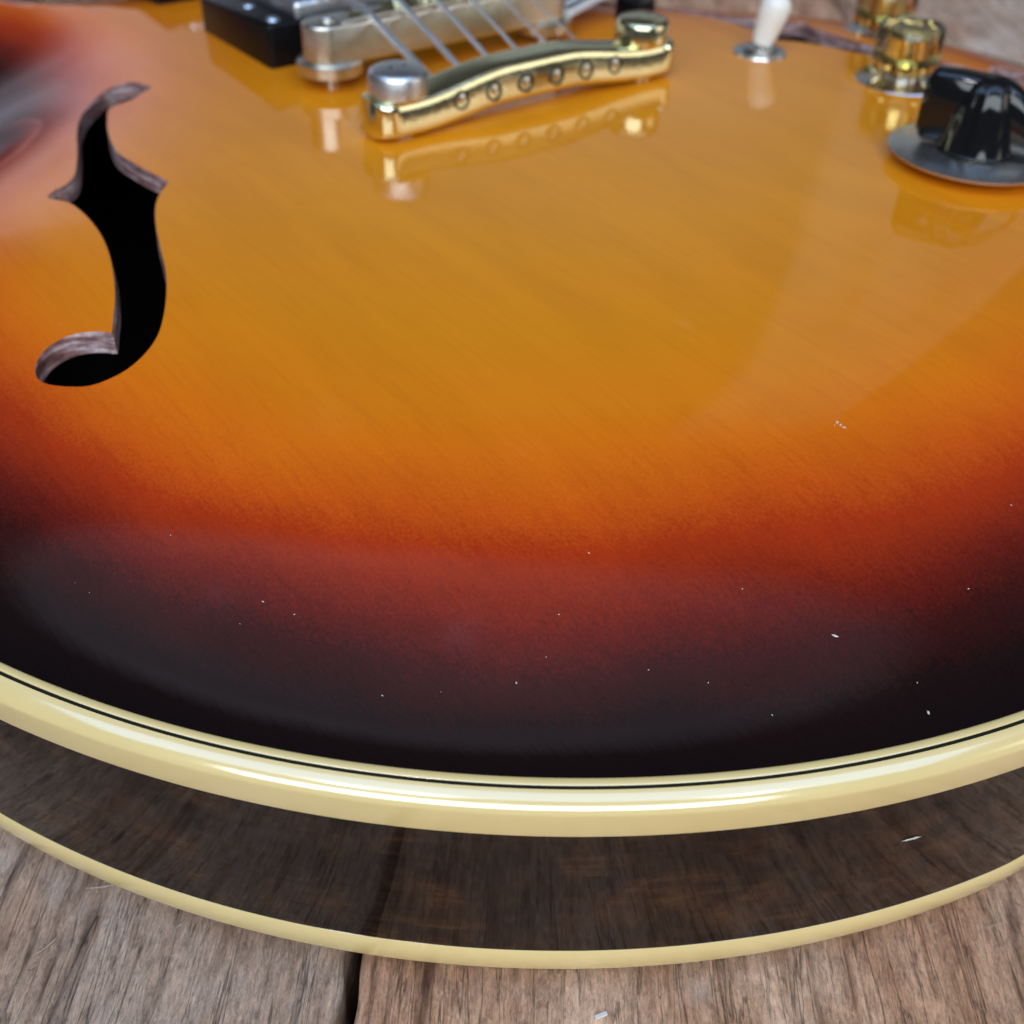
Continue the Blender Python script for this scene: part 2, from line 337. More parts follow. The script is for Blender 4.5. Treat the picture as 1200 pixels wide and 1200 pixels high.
def plank(v_lo, v_hi, seed, fine, tint):
    wv = v_hi-v_lo
    if fine:
        us = np.concatenate([np.linspace(-700, U0-120, 20), np.arange(U0-119, U0+150, 1.6), np.linspace(U0+152, 1500, 200)])
        vs_ = np.linspace(0, wv, max(8, int(wv/0.7)))
    else:
        us = np.linspace(-700, 1500, 240); vs_ = np.linspace(0, wv, 60)
    U, V = np.meshgrid(us, vs_, indexing='ij')
    wob = 0.9*(value_noise(U/23, V*0+seed, seed)-.5) + 0.7*(value_noise(U/6, V*0+seed+9, seed+1)-.5)
    wob2 = 0.9*(value_noise(U/31, V*0+seed, seed+2)-.5) + 0.6*(value_noise(U/7, V*0+seed+9, seed+3)-.5)
    W = V + 5*(value_noise(U/90, V/60, seed+4)-.5) + 1.6*(value_noise(U/18, V/10, seed+5)-.5)
    g1 = value_noise(U/55, W/3.4, seed+6); g2 = value_noise(U/24, W/1.5, seed+7)
    crack = np.clip((0.2-np.abs(g1-0.5)*2.2)/0.2, 0, 1)*np.clip((value_noise(U/45, W/14, seed+8)-.42)*5, 0, 1)
    pit = np.clip((value_noise(U/5, V/2.2, seed+12)-.88)*9, 0, 1)
    groove = np.clip(crack*0.8+0.35*np.clip(g2-.45, 0, 1)+pit*0.5, 0, 1)
    flake = value_noise(U/9, V/5, seed+14)
    Z = -0.8*crack - 0.42*g2 - 0.45*pit + 0.35*(value_noise(U/40, V/25, seed+9)-.5) + 0.22*(flake > 0.62)
    edge = np.minimum(V, wv-V); Z = Z - 0.9*np.clip(1-edge/1.4, 0, 1)**2 - 0.4*np.clip(1-edge/5, 0, 1)
    Z = np.minimum(Z, 0) - 0.05
    Vw = V + wob*np.clip(1-V/8, 0, 1) + wob2*np.clip(1-(wv-V)/8, 0, 1)
    nu, nv = U.shape
    top = np.stack([U, Vw, Z], -1).reshape(-1, 3)
    idx = np.arange(nu*nv).reshape(nu, nv)
    F = np.stack([idx[:-1, :-1], idx[1:, :-1], idx[1:, 1:], idx[:-1, 1:]], -1).reshape(-1, 4)
    lo = np.concatenate([top[idx[:, 0]], top[idx[:, -1]]]).copy(); lo[:, 2] = -22
    base = nu*nv; a = np.arange(nu-1)
    s1 = np.stack([idx[:-1, 0], base+a, base+a+1, idx[1:, 0]], -1)
    s2 = np.stack([idx[1:, -1], base+nu+a+1, base+nu+a, idx[:-1, -1]], -1)
    verts = np.concatenate([top, lo])*S; faces = np.concatenate([F, s1, s2])
    me = bpy.data.meshes.new('plank'); me.vertices.add(len(verts)); me.vertices.foreach_set('co', verts.ravel())
    me.loops.add(faces.size); me.loops.foreach_set('vertex_index', faces.ravel().astype(np.int32))
    me.polygons.add(len(faces)); me.polygons.foreach_set('loop_start', np.arange(0, faces.size, 4, dtype=np.int32))
    me.update(calc_edges=True); me.validate()
    att = me.attributes.new('groove', 'FLOAT', 'POINT'); att.data.foreach_set('value', np.concatenate([groove.ravel(), np.ones(2*nu)*0.6]))
    sm = np.zeros(len(faces), bool); sm[:len(F)] = True; me.polygons.foreach_set('use_smooth', sm)
    o = new_obj('plank', me, M['floor'], floor)
    o.location = Vector((PV[0]*v_lo, PV[1]*v_lo, 0))*S; o.rotation_euler = (0, 0, PLANK_AZ)
    o.color = tint
    return o
GAP = 2.6; WID = 186
edges = [V0 + k*WID for k in range(-6, 6)]
for k in range(len(edges)-1):
    lo, hi = edges[k]+GAP/2, edges[k+1]-GAP/2
    plank(lo, hi, 20+k*17, abs(edges[k]-V0) < 1 or abs(edges[k+1]-V0) < 1,
          (1.08, 1.06, 1.14, 1) if abs(edges[k]-V0) < 1 else (1.42, 1.22, 1.14, 1) if abs(edges[k+1]-V0) < 1 else (1.28, 1.28, 1.40, 1))
sub = py_mesh('subfloor', [(-1600, -1600, -24), (2200, -1600, -24), (2200, 2200, -24), (-1600, 2200, -24)], [(0, 1, 2, 3)], False)
new_obj('subfloor', sub, M['dark_back'], floor)

# ------------------------------------------------------------------ guitar body
ZB, RIM = 8.0, 41.0; ZT = ZB+RIM
def half_outline():
    """bass half as (|x|, y) from the butt to the neck; lower bout is an arc of 188 mm"""
    P = []
    for a in np.linspace(-78, 12, 90):
        P.append((18+188*math.cos(math.radians(a)), -28+188*math.sin(math.radians(a))))
    x0, y0 = P[0]
    butt = [(x0*t, -214.6+(y0+214.6)*t**2.15) for t in np.linspace(0, 1, 24)[:-1]]
    def bez(p0, p1, p2, p3, n):
        t = np.linspace(0, 1, n)[1:, None]; p0, p1, p2, p3 = map(np.array, (p0, p1, p2, p3))
        return [tuple(q) for q in (1-t)**3*p0+3*(1-t)**2*t*p1+3*(1-t)*t*t*p2+t**3*p3]
    e = P[-1]; tg = (-math.sin(math.radians(12)), math.cos(math.radians(12)))
    up = bez(e, (e[0]+tg[0]*58, e[1]+tg[1]*58), (122, 82), (122, 128), 60)
    up += bez(up[-1], (122, 160), (147, 166), (147, 206), 40)
    up += bez(up[-1], (147, 246), (122, 266), (94, 266), 36)
    up += bez(up[-1], (66, 266), (58, 240), (52, 222), 30)
    up += bez(up[-1], (47, 208), (40, 206), (29, 206), 16)
    return butt + P + up
H = half_outline()
OUT = np.array([(x, y) for x, y in H] + [(-x, y) for x, y in H[::-1][:-1]])         # counter-clockwise
# even spacing
seg = np.hypot(*(np.roll(OUT, -1, 0)-OUT).T); cum = np.concatenate([[0], np.cumsum(seg)]); tot = cum[-1]; NO = 900
tt = np.linspace(0, tot, NO, endpoint=False); cl = np.vstack([OUT, OUT[:1]])
OUT = np.stack([np.interp(tt, cum, cl[:, 0]), np.interp(tt, cum, cl[:, 1])], -1)
for _ in range(6): OUT = 0.5*OUT+0.25*np.roll(OUT, 1, 0)+0.25*np.roll(OUT, -1, 0)
tan = np.roll(OUT, -1, 0)-np.roll(OUT, 1, 0); tan /= np.hypot(*tan.T)[:, None]
INW = np.stack([-tan[:, 1], tan[:, 0]], -1)
def edge_dist(xy):
    out = np.empty(len(xy)); A = OUT; B = np.roll(OUT, -1, 0); AB = B-A; L2 = (AB**2).sum(1)
    for i in range(0, len(xy), 2000):
        q = xy[i:i+2000, None, :]
        t = np.clip(((q-A)*AB).sum(2)/L2, 0, 1); out[i:i+2000] = np.sqrt(((q-(A+t[..., None]*AB))**2).sum(2).min(1))
    return out
ARCH, CROWN = 15.0, 2.5
_t = np.linspace(0, 1, 2001); _p = _t**1.2*(1-_t)**4.5; _c = np.concatenate([[0], np.cumsum((_p[1:]+_p[:-1])/2)]); _c /= _c[-1]
def z_of(x, y, d):
    s = np.interp(np.clip(d/112.0, 0, 1), _t, _c)
    return ZT + ARCH*s + CROWN*np.clip(1-(x/205)**2-((y)/330)**2, 0, 1)*s
def z_top(x, y): return float(z_of(np.array([x]), np.array([y]), edge_dist(np.array([[x, y]])))[0])
def unproject(px, py, dz=0.0):
    """a picture direction followed down to the guitar's top (plus a height above it)"""
    v = D_*FPX + R_*(px-600) - U_*(py-600); z = ZT+12
    for _ in range(6):
        t = (z-CAM.z)/v.z; q = CAM+v*t; z = 0.5*z+0.5*(z_top(q.x, q.y)+dz)
    return q
guitar = empty('electric_guitar', (0, 0, 0))
tag(guitar, 'sunburst semi-hollow electric guitar with cream binding lying on weathered floorboards', 'guitar')

# f-holes: lip outline followed on the bass side, mirrored to the treble side
FP = [(510,122),(450,105),(400,112),(350,135),(310,170),(280,205),(262,245),(257,285),(259,330),(256,385),(245,425),(215,452),(185,467),(160,488),(165,496),(215,505),(250,520),(300,565),(340,620),(365,680),(380,750),(385,830),(379,900),(375,945),(330,940),(270,945),(220,958),(170,985),(135,1020),(118,1060),(125,1095),(160,1115),(220,1123),(290,1122),(350,1105),(420,1070),(480,1020),(525,960),(548,890),(558,810),(556,740),(540,670),(525,600),(520,540),(530,490),(565,440),(540,425),(490,400),(440,370),(400,345),(375,310),(362,270),(360,230),(370,190),(440,165),(480,140)]
CORN = {(510,122), (160,488), (165,496), (375,945), (565,440)}
def spline_closed(P, corner, k=6):
    n = len(P); out = []
    for i in range(n):
        p0, p1, p2, p3 = (np.array(P[(i+j-1) % n], float) for j in range(4))
        if corner[i]: p0 = p1
        if corner[(i+1) % n]: p3 = p2
        for t in np.linspace(0, 1, k, endpoint=False):
            out.append(0.5*((2*p1)+(-p0+p2)*t+(2*p0-5*p1+4*p2-p3)*t*t+(-p0+3*p1-3*p2+p3)*t**3))
    return np.array(out)
fpix = spline_closed([(x/2.857, 60+y/2.857) for x, y in FP], [q in CORN for q in FP], 5)
fh = np.array([tuple(unproject(x, y)[:2]) for x, y in fpix])
ar = 0.5*np.sum(fh[:, 0]*np.roll(fh[:, 1], -1)-fh[:, 1]*np.roll(fh[:, 0], -1))
if ar < 0: fh = fh[::-1]
FH = [fh, np.stack([-fh[::-1, 0], fh[::-1, 1]], -1)]

BW = 4.7
def inside(poly, q):
    x, y = q[:, 0:1], q[:, 1:2]; a = poly; b = np.roll(poly, -1, 0)
    c = ((a[:, 1] > y) != (b[:, 1] > y)) & (x < (b[:, 0]-a[:, 0])*(y-a[:, 1])/(b[:, 1]-a[:, 1]+1e-12)+a[:, 0])
    return c.sum(1) % 2 == 1
inner = OUT + INW*(BW-0.15)
step = 3.0
gx, gy = np.meshgrid(np.arange(-208, 209, step), np.arange(-218, 270, step)); gx = gx + (np.arange(gx.shape[0]) % 2)[:, None]*step/2
G = np.stack([gx.ravel(), gy.ravel()], -1)
G = G[inside(inner, G)]; G = G[edge_dist(G) > BW+1.5]
for f in FH:
    near = np.min(np.hypot(G[:, None, 0]-f[None, ::2, 0], G[:, None, 1]-f[None, ::2, 1]), 1)
    G = G[(~inside(f, G)) & (near > 1.2)]
pts = [Vector(p) for p in inner] + [Vector(p) for f in FH for p in f] + [Vector(p) for p in G]
con, o0 = [], 0
for n in (len(inner), len(FH[0]), len(FH[1])):
    con += [(o0+i, o0+(i+1) % n) for i in range(n)]; o0 += n
cv, _, cf, *_r = delaunay_2d_cdt(pts, con, [], 0, 1e-5)
xy = np.array([(v.x, v.y) for v in cv]); tri = np.array([f for f in cf]); cen = xy[tri].mean(1)
keep = inside(inner, cen) & ~inside(FH[0], cen) & ~inside(FH[1], cen); tri = tri[keep]
dd = edge_dist(xy); zz = z_of(xy[:, 0], xy[:, 1], dd)
me = py_mesh('top', np.column_stack([xy, zz]), [tuple(map(int, t)) for t in tri], True, 180)
if sum(p.normal.z for p in me.polygons) < 0: me.flip_normals()
att = me.attributes.new('edge_mm', 'FLOAT', 'POINT'); ang_ = np.arctan2(xy[:, 1]+28, xy[:, 0]); pig = dd-4.0*(1-np.exp(-((ang_+2.2)/0.38)**2))*np.clip((36-dd)/14, 0, 1) + 4.0*np.clip((dd-30)/15, 0, 1)*(1-np.exp(-((ang_+2.2)/0.38)**2))      # the spray gun went wider over the sides
att.data.foreach_set('value', np.clip(pig, 0, 500))
# exact normals of the arch
e = 1.0
gxn = (z_of(xy[:, 0]+e, xy[:, 1], edge_dist(xy+[e, 0]))-z_of(xy[:, 0]-e, xy[:, 1], edge_dist(xy-[e, 0])))/(2*e)
gyn = (z_of(xy[:, 0], xy[:, 1]+e, edge_dist(xy+[0, e]))-z_of(xy[:, 0], xy[:, 1]-e, edge_dist(xy-[0, e])))/(2*e)
nn = np.column_stack([-gxn, -gyn, np.ones(len(gxn))]); nn /= np.linalg.norm(nn, axis=1)[:, None]
me.normals_split_custom_set_from_vertices([tuple(v) for v in nn])
top = new_obj('body_top', me, M['sunburst'], guitar)
for f in FH:
    n = len(f); z0 = z_of(f[:, 0], f[:, 1], edge_dist(f)); V, F = [], []
    fin = np.roll(f, -1, 0)-np.roll(f, 1, 0); fin /= np.hypot(*fin.T)[:, None]; fin = np.stack([-fin[:, 1], fin[:, 0]], -1)
    for off, dz in ((0, 0), (0.12, -0.3), (0.2, -2.0), (0.35, -4.4)):
        V += [(*(f[i]+fin[i]*off), z0[i]+dz) for i in range(n)]
    for r_ in range(3):
        F += [(r_*n+i, r_*n+(i+1) % n, (r_+1)*n+(i+1) % n, (r_+1)*n+i) for i in range(n)]
    new_obj('f_hole_edge', py_mesh('f_hole_edge', V, F, True, 50), M['hole_edge'], top)

def sweep(name, prof, mat_, parent, angle=40):
    V, F = [], []; n = NO
    for off, z in prof: V += [(*(OUT[i]+INW[i]*off), z) for i in range(n)]
    for r_ in range(len(prof)-1):
        F += [(r_*n+i, r_*n+(i+1) % n, (r_+1)*n+(i+1) % n, (r_+1)*n+i) for i in range(n)]
    me = py_mesh(name, V, F, True, angle)
    bm = bmesh.new(); bm.from_mesh(me); bmesh.ops.recalc_face_normals(bm, faces=bm.faces); bm.to_mesh(me); bm.free()
    return new_obj(name, me, mat_, parent)
rim = sweep('rim', [(0.12, ZB+3.9), (0.12, ZT-6.6)], M['rim'], guitar)
prof = [(0.5, ZT-7.05), (0.05, ZT-7.0), (0.0, ZT-6.8), (0.0, ZT-2.9)]
px_, pz_ = 2.80, ZT-0.12; chain = [(px_, pz_)]
for a in np.concatenate([np.linspace(16, 44, 14), np.linspace(48, 88, 12)]):
    l_ = 2.55/14 if a < 46 else 0.115
    px_ -= l_*math.cos(math.radians(a)); pz_ -= l_*math.sin(math.radians(a)); chain.append((px_, pz_))
k_ = 2.80/(2.80-px_); chain = [(2.80-(2.80-x_)*k_, z_) for x_, z_ in chain]
prof += chain[::-1] + [(2.84, ZT-0.5)]
tb = sweep('top_binding', prof, M['cream_binding'], guitar)
sweep('black_purfling', [(2.75, ZT-0.8), (2.85, ZT-0.20), (3.5, ZT-0.18), (3.6, ZT-0.8)], M['black_line'], tb)
sweep('inner_binding', [(3.42, ZT-0.6), (3.45, ZT-0.1), (3.6, ZT+0.0), (4.5, ZT+0.06), (4.72, ZT-0.02), (4.75, ZT-0.6)], M['cream_binding'], tb)
sweep('back_binding', [(0.5, ZB+4.7), (0.02, ZB+4.7), (-0.05, ZB+4.6), (-0.05, ZB-0.2), (0.1, ZB-0.55), (0.6, ZB-0.7), (4, ZB-0.7)], M['cream_binding'], guitar)
# arched back, resting on the boards
bi = OUT+INW*3.8; gb = G[::7]; gb = gb[edge_dist(gb) > 7]
pts = [Vector(p) for p in bi[::2]] + [Vector(p) for p in gb]
cv, _, cf, *_r = delaunay_2d_cdt(pts, [(i, (i+1) % len(bi[::2])) for i in range(len(bi[::2]))], [], 0, 1e-5)
bxy = np.array([(v.x, v.y) for v in cv]); bt = np.array([f for f in cf]); bt = bt[inside(bi, bxy[bt].mean(1))]
bd = np.clip(edge_dist(bxy)/112, 0, 1); bz = ZB-0.8-(ZB-0.82)*bd*bd*(3-2*bd)
new_obj('body_back', py_mesh('back', np.column_stack([bxy, bz]), [tuple(map(int, t)) for t in bt], True, 180), M['dark_back'], guitar)
# maple block down the hollow body, its shade put into a near-black colour
new_obj('centre_block', box(0, 5, (ZT+ZB)/2+1, 100, 400, 38, 1), M['dark_back'], guitar)

# ------------------------------------------------------------------ tailpiece, bridge, strings
ZC = z_top(0, 0)                    # top's height in the middle
def tailpiece():
    t = empty('tailpiece', (0, 0, ZC+0.6), guitar)
    # bar: end lugs with studs, a bowed middle; swept section
    V, F = [], []; ns, nk = 101, 40
    for i in range(ns):
        x = -50+100*i/(ns-1); ax = abs(x)
        mid = 1-np.clip((ax-8)/32, 0, 1); mid = mid*mid*(3-2*mid)
        q_ = max(0.0, (ax-45.5)/4.6); endr = 0.45+0.55*math.sqrt(max(0.0, 1-q_*q_))
        hw = (7.4-0.7*mid)*endr; h0 = 0.2+2.4*mid; h1 = 9.4+3.6*mid
        for k in range(nk):
            a = 2*math.pi*k/nk; c, s_ = math.cos(a), math.sin(a); pw = 0.38
            cz = math.copysign(abs(s_)**pw, s_); cy = math.copysign(abs(c)**pw, c)
            sl = 1-(0.20*(cz+1)/2 if ax < 46 else 0.05)          # faces lean in towards the top
            V.append((x, hw*cy*sl, (h0+h1)/2+(h1-h0)/2*cz))
    for i in range(ns-1):
        for k in range(nk):
            F.append((i*nk+k, (i+1)*nk+k, (i+1)*nk+(k+1) % nk, i*nk+(k+1) % nk))
    F += [tuple(range(nk)), tuple(range((ns-1)*nk, ns*nk))[::-1]]
    new_obj('bar', py_mesh('bar', V, F, True, 40), M['gold_metal'], t)
    for sx in (-41, 41):
        s_ = new_obj('stud', lathe([(4, -1), (4, 9), (7.2, 9.3), (7.6, 9.8), (7.6, 14.2), (7.1, 15.1), (6.2, 15.6), (3.0, 16.0), (0.01, 16.1)], 40, 'stud'), M['satin_nickel' if sx < 0 else 'gold_metal'], t)
        s_.location = Vector((sx, 0, 0))*S
        new_obj('screw_slot', box(sx, 0, 15.8, 5, 1.1, 0.5, 0), M['black_line'], t)
    # string holes on the butt face, a ball end in each
    for k in range(6):
        x = -26+52*k/5
        hole = lathe([(2.5, 0), (2.5, 0.35), (1.9, 0.35), (1.9, -2.0)], 20, 'hole', False)
        o = new_obj('string_hole', hole, M['black_line'], t); o.location = Vector((x, -6.15, 6.6+0.8*(1-abs(x)/26)))*S; o.rotation_euler = (math.pi/2-0.16, 0, 0)
        b = new_obj('ball_end', lathe([(0.3, 0), (1.2, 0.2), (1.4, 0.7), (1.1, 1.2), (0.4, 1.4)], 18), M['worn_gold'], t)
        b.location = Vector((x+0.2, -5.2, 6.9+0.8*(1-abs(x)/26)))*S; b.rotation_euler = (math.pi/2-0.16, 0, 0)
    return t
tp = tailpiece()
BY = 41.0; ZBR = z_top(0, BY)
def bridge():
    t = empty('bridge', (0, BY, ZBR), guitar)
    pl = []
    for k in range(25): a = math.pi/2+math.pi*k/24; pl.append((-38.5+6.0*math.cos(a), 6.0*math.sin(a)))
    for k in range(25): a = -math.pi/2+math.pi*k/24; pl.append((38.5+6.0*math.cos(a), 6.0*math.sin(a)))
    new_obj('bridge_body', extrude_poly(pl, 7.2, 17.0, 0.8), M['worn_gold'], t)
    new_obj('bridge_base', box(0, 0, 8.0, 62, 10.5, 3.4, 0.6), M['worn_gold'], t)
    for sx in (-37.2, 37.2):
        w_ = new_obj('thumbwheel', lathe([(8.6, 3.4), (9.2, 3.8), (9.2, 6.6), (8.6, 7.0)], 60, 'wheel', True, lambda a, i: 1+0.012*math.cos(30*a)), M['worn_gold'], t)
        w_.location = Vector((sx, 0, 0))*S
        p_ = new_obj('post', lathe([(2.2, -2), (2.2, 17.6), (1.8, 18)], 20), M['worn_gold'], t); p_.location = Vector((sx, 0, 0))*S
    for k in range(6):
        x = -26+52*k/5; y = (-1.6+3.2*k/5) if k < 3 else (-1.6+3.2*(k-3)/3)
        sh = 20.6-0.05*(x*x)/14
        bm_ = bmesh.new()
        vs_ = [bm_.verts.new((x+sx*4.1, y+yy, zz_)) for sx in (-1, 1) for yy, zz_ in ((-2.6, 15), (-2.6, 17.6), (-0.2, sh), (0.3, sh), (2.6, 17.6), (2.6, 15))]
        bm_.faces.new(vs_[:6]); bm_.faces.new(vs_[6:][::-1])
        for j in range(6): bm_.faces.new((vs_[j], vs_[(j+1) % 6], vs_[6+(j+1) % 6], vs_[6+j]))
        new_obj('saddle', bm_mesh('saddle', bm_, False), M['gold_metal'], t)
        sc = new_obj('saddle_screw', tube([(x, 6.9, 14.6), (x, 6.3, 14.6), (x, -4.5, 16.4)], [1.9, 1.9, 1.1], 14), M['worn_gold'], t)
    new_obj('retaining_wire', tube([(-36, -5.0, 17.2), (-30, -5.4, 17.8), (30, -5.4, 17.8), (36, -5.0, 17.2)], 0.45, 8), M['worn_gold'], t)
    return t
bridge()
NUT_Y = 41+628; NECK_DROP = 30.0
for k in range(6):
    x = -26+52*k/5; r_ = [0.62, 0.5, 0.4, 0.32, 0.22, 0.17][k]*1.9
    z1 = ZBR+20.9-0.05*(x*x)/14
    new_obj('string', tube([(x, 2, ZC+7.2), (x, 7, ZC+8.2), (x, BY-1, z1), (x, BY+1, z1+0.05), (x*17.5/26, NUT_Y, z1-NECK_DROP)], r_, 10), M['steel_string'], guitar)

# ------------------------------------------------------------------ pickups
def pickup(y0):
    zc = z_top(30, y0+22)-0.8
    t = empty('pickup', (0, y0+22.5, zc), guitar)
    bm = bmesh.new(); bmesh.ops.create_cube(bm, size=1)
    for v in bm.verts:
        hi = v.co.z > 0; back = v.co.y < 0
        v.co = Vector((v.co.x*91, v.co.y*45, ((13.2 if back else 10.8) if hi else -0.5)))
    bmesh.ops.bevel(bm, geom=list(bm.edges), offset=1.3, segments=3, profile=0.5, affect='EDGES')
    new_obj('mounting_ring', bm_mesh('ring', bm), M['ring_plastic'], t)
    new_obj('cover', box(0, 0, 12.6, 69.5, 38, 8.4, 1.6, 3), M['satin_nickel'], t)
    for k in range(6):
        s_ = new_obj('pole_screw', lathe([(2.4, 0), (2.5, 0.7), (2.1, 1.1), (0.01, 1.2)], 20), M['gold_metal'], t); s_.location = Vector((-25+10*k, -9.5, 16.5))*S
    for sx in (-1, 1):
        for sy in (-1, 0, 1):
            s_ = new_obj('ring_screw', lathe([(1.9, 0), (2.0, 0.4), (1.4, 1.1), (0.01, 1.3)], 18), M['nickel'], t)
            s_.location = Vector((sx*(42.0 if sy else 40), sy*19.0, 13.0-1.2*(sy+1)-0.25))*S
    return t

pickup(60.5); pickup(139)

# ------------------------------------------------------------------ pickguard on the treble side
def pickguard():
    tip = unproject(670, 14, 9.0); z0 = tip.z-0.5
    t = empty('pickguard', (tip.x, tip.y, z0), guitar)
    poly = [(0, 0), (50, 22), (64, 60), (50, 140), (34, 158), (6, 158), (-1, 140)]
    def inset(P, k):
        P = np.array(P, float); c = P.mean(0); return [tuple(c+(q-c)*(1-k/35.0)) for q in P]
    for i, (k0, mt) in enumerate(((0, 'pale_ply'), (0.9, 'black_plastic'), (1.7, 'pale_ply'), (2.6, 'black_plastic'))):
        new_obj('guard_layer', extrude_poly(inset(poly, k0), -0.9+0.02*i, 0.6+0.25*i, 0.0), M[mt], t)
    br_ = unproject(744, 12, 4.0); new_obj('dark_reflection_block', box(br_.x-tip.x, br_.y-tip.y, br_.z-z0-1.0, 8, 11, 11, 0.8), M['black_plastic'], t)  # added black block stands in for a dark reflection on the top
pickguard()

# ------------------------------------------------------------------ toggle switch
def toggle():
    b = unproject(890, 62); t = empty('toggle_switch', (b.x, b.y, b.z-0.3), guitar)
    new_obj('washer', lathe([(8.2, 0), (8.4, 0.3), (8.2, 0.9), (5.8, 1.2), (5.8, 1.0)], 40), M['nickel'], t)
    new_obj('nut', lathe([(5.6, 0.8), (5.6, 1.4), (4.8, 1.9), (3.0, 2.0)], 30, 'nut', True, lambda a, i: 1+0.02*math.cos(18*a)), M['nickel'], t)
    lean = Vector((0.22, -0.10, 0.97)).normalized()
    new_obj('lever', tube([Vector((0, 0, 2)), Vector((0, 0, 2))+lean*8], [1.9, 1.5], 16), M['nickel'], t)
    s0 = Vector((0, 0, 2))+lean*1.0; n = 12
    P = [s0+lean*(15.5*k/n) for k in range(n+1)]
    rad = [3.0+1.7*min(1, k/7)**0.8 if k < 9 else 4.7*math.sqrt(max(0.0, 1-((k-8.6)/3.45)**2))+0.05 for k in range(n+1)]
    new_obj('switch_tip', tube(P, rad, 24), M['white_plastic'], t)
toggle()

# ------------------------------------------------------------------ gold knobs
def gold_knob(px, py):
    b = unproject(px, py); t = empty('control_knob', (b.x, b.y, b.z-0.4), guitar)
    new_obj('dial_plate', lathe([(13.5, 0), (13.8, 0.3), (13.2, 0.9), (5, 1.5), (0.01, 1.5)], 48), M['nickel'], t)
    new_obj('shaft', lathe([(4.6, 1), (4.6, 4.5), (3.2, 4.6), (3.2, 9)], 20), M['worn_gold'], t)
    sh = new_obj('knob_shell', lathe([(5.6, 4.6), (5.6, 4.2), (9.3, 4.2), (9.7, 4.6), (9.5, 15.6), (9.0, 16.3), (7.6, 16.4), (7.2, 15.9), (0.01, 15.7)], 64), M['amber_plastic'], t)
    new_obj('knob_core', lathe([(4.4, 4.8), (8.0, 5.0), (8.2, 6.6), (4.4, 7.8), (4.0, 12.6), (0.01, 12.7)], 72, 'core', True, lambda a, i: 1+(0.035*math.cos(18*a) if i in (1, 2) else 0)), M['gold_metal'], t)
for px, py in ((1055, 95), (1031, 42)): gold_knob(px, py)

# ------------------------------------------------------------------ rotary selector with pointer knob
def selector():
    b = unproject(1136, 193); t = empty('rotary_selector', (b.x, b.y, b.z-0.2), guitar)
    new_obj('dial_plate', lathe([(9, 0), (18.5, 2.6), (20.8, 3.5), (21, 3.9), (20.4, 4.2), (6, 4.5), (0.01, 4.5)], 72), M['plate_nickel'], t)
    k = empty('pointer_knob', (0, 0, 4.6), t)
    k_body = [(9.6, 0.3), (9.9, 0.8), (9.2, 3), (8.4, 7), (7.6, 11.0), (6.6, 14.2), (5.2, 16.4), (3.0, 17.6), (0.01, 18.0)]
    new_obj('hub', lathe(k_body, 96, 'hub', True, lambda a, i: 1+(0.035*math.cos(12*a) if 1 < i < 6 else 0)), M['black_plastic'], k)
    new_obj('collar', lathe([(7.9, 0), (8.1, 0.1), (8.1, 0.7), (7.6, 0.8)], 48), M['gold_metal'], k)
    V, F = [], []; ns, nk = 33, 24; L0, L1 = -15.0, 15.0
    for i in range(ns):
        x = L0+(L1-L0)*i/(ns-1); q = (x-L0)/(L1-L0)
        wd = 3.4+1.6*math.sin(math.pi*q)**0.8; topz = 18.2-1.6*abs(q-0.25)-9.5*max(0, (q-0.55)/0.45)**2; e_ = {0: 0.72, 1: 0.9, ns-2: 0.88, ns-1: 0.66}.get(i, 1)
        for j in range(nk):
            a = 2*math.pi*j/nk; c, s_ = math.cos(a), math.sin(a)
            V.append((x, wd*e_*math.copysign(abs(c)**0.5, c)*(1-0.30*max(0, s_)), 0.5+(topz-0.5)*(0.5+0.5*e_*math.copysign(abs(s_)**0.45, s_))))
    for i in range(ns-1):
        for j in range(nk): F.append((i*nk+j, (i+1)*nk+j, (i+1)*nk+(j+1) % nk, i*nk+(j+1) % nk))
    F += [tuple(range(nk)), tuple(range((ns-1)*nk, ns*nk))[::-1]]
    new_obj('pointer_bar', py_mesh('pointer', V, F, True, 40), M['black_plastic'], k)
    k.rotation_euler = (0, 0, math.radians(-62))
selector()

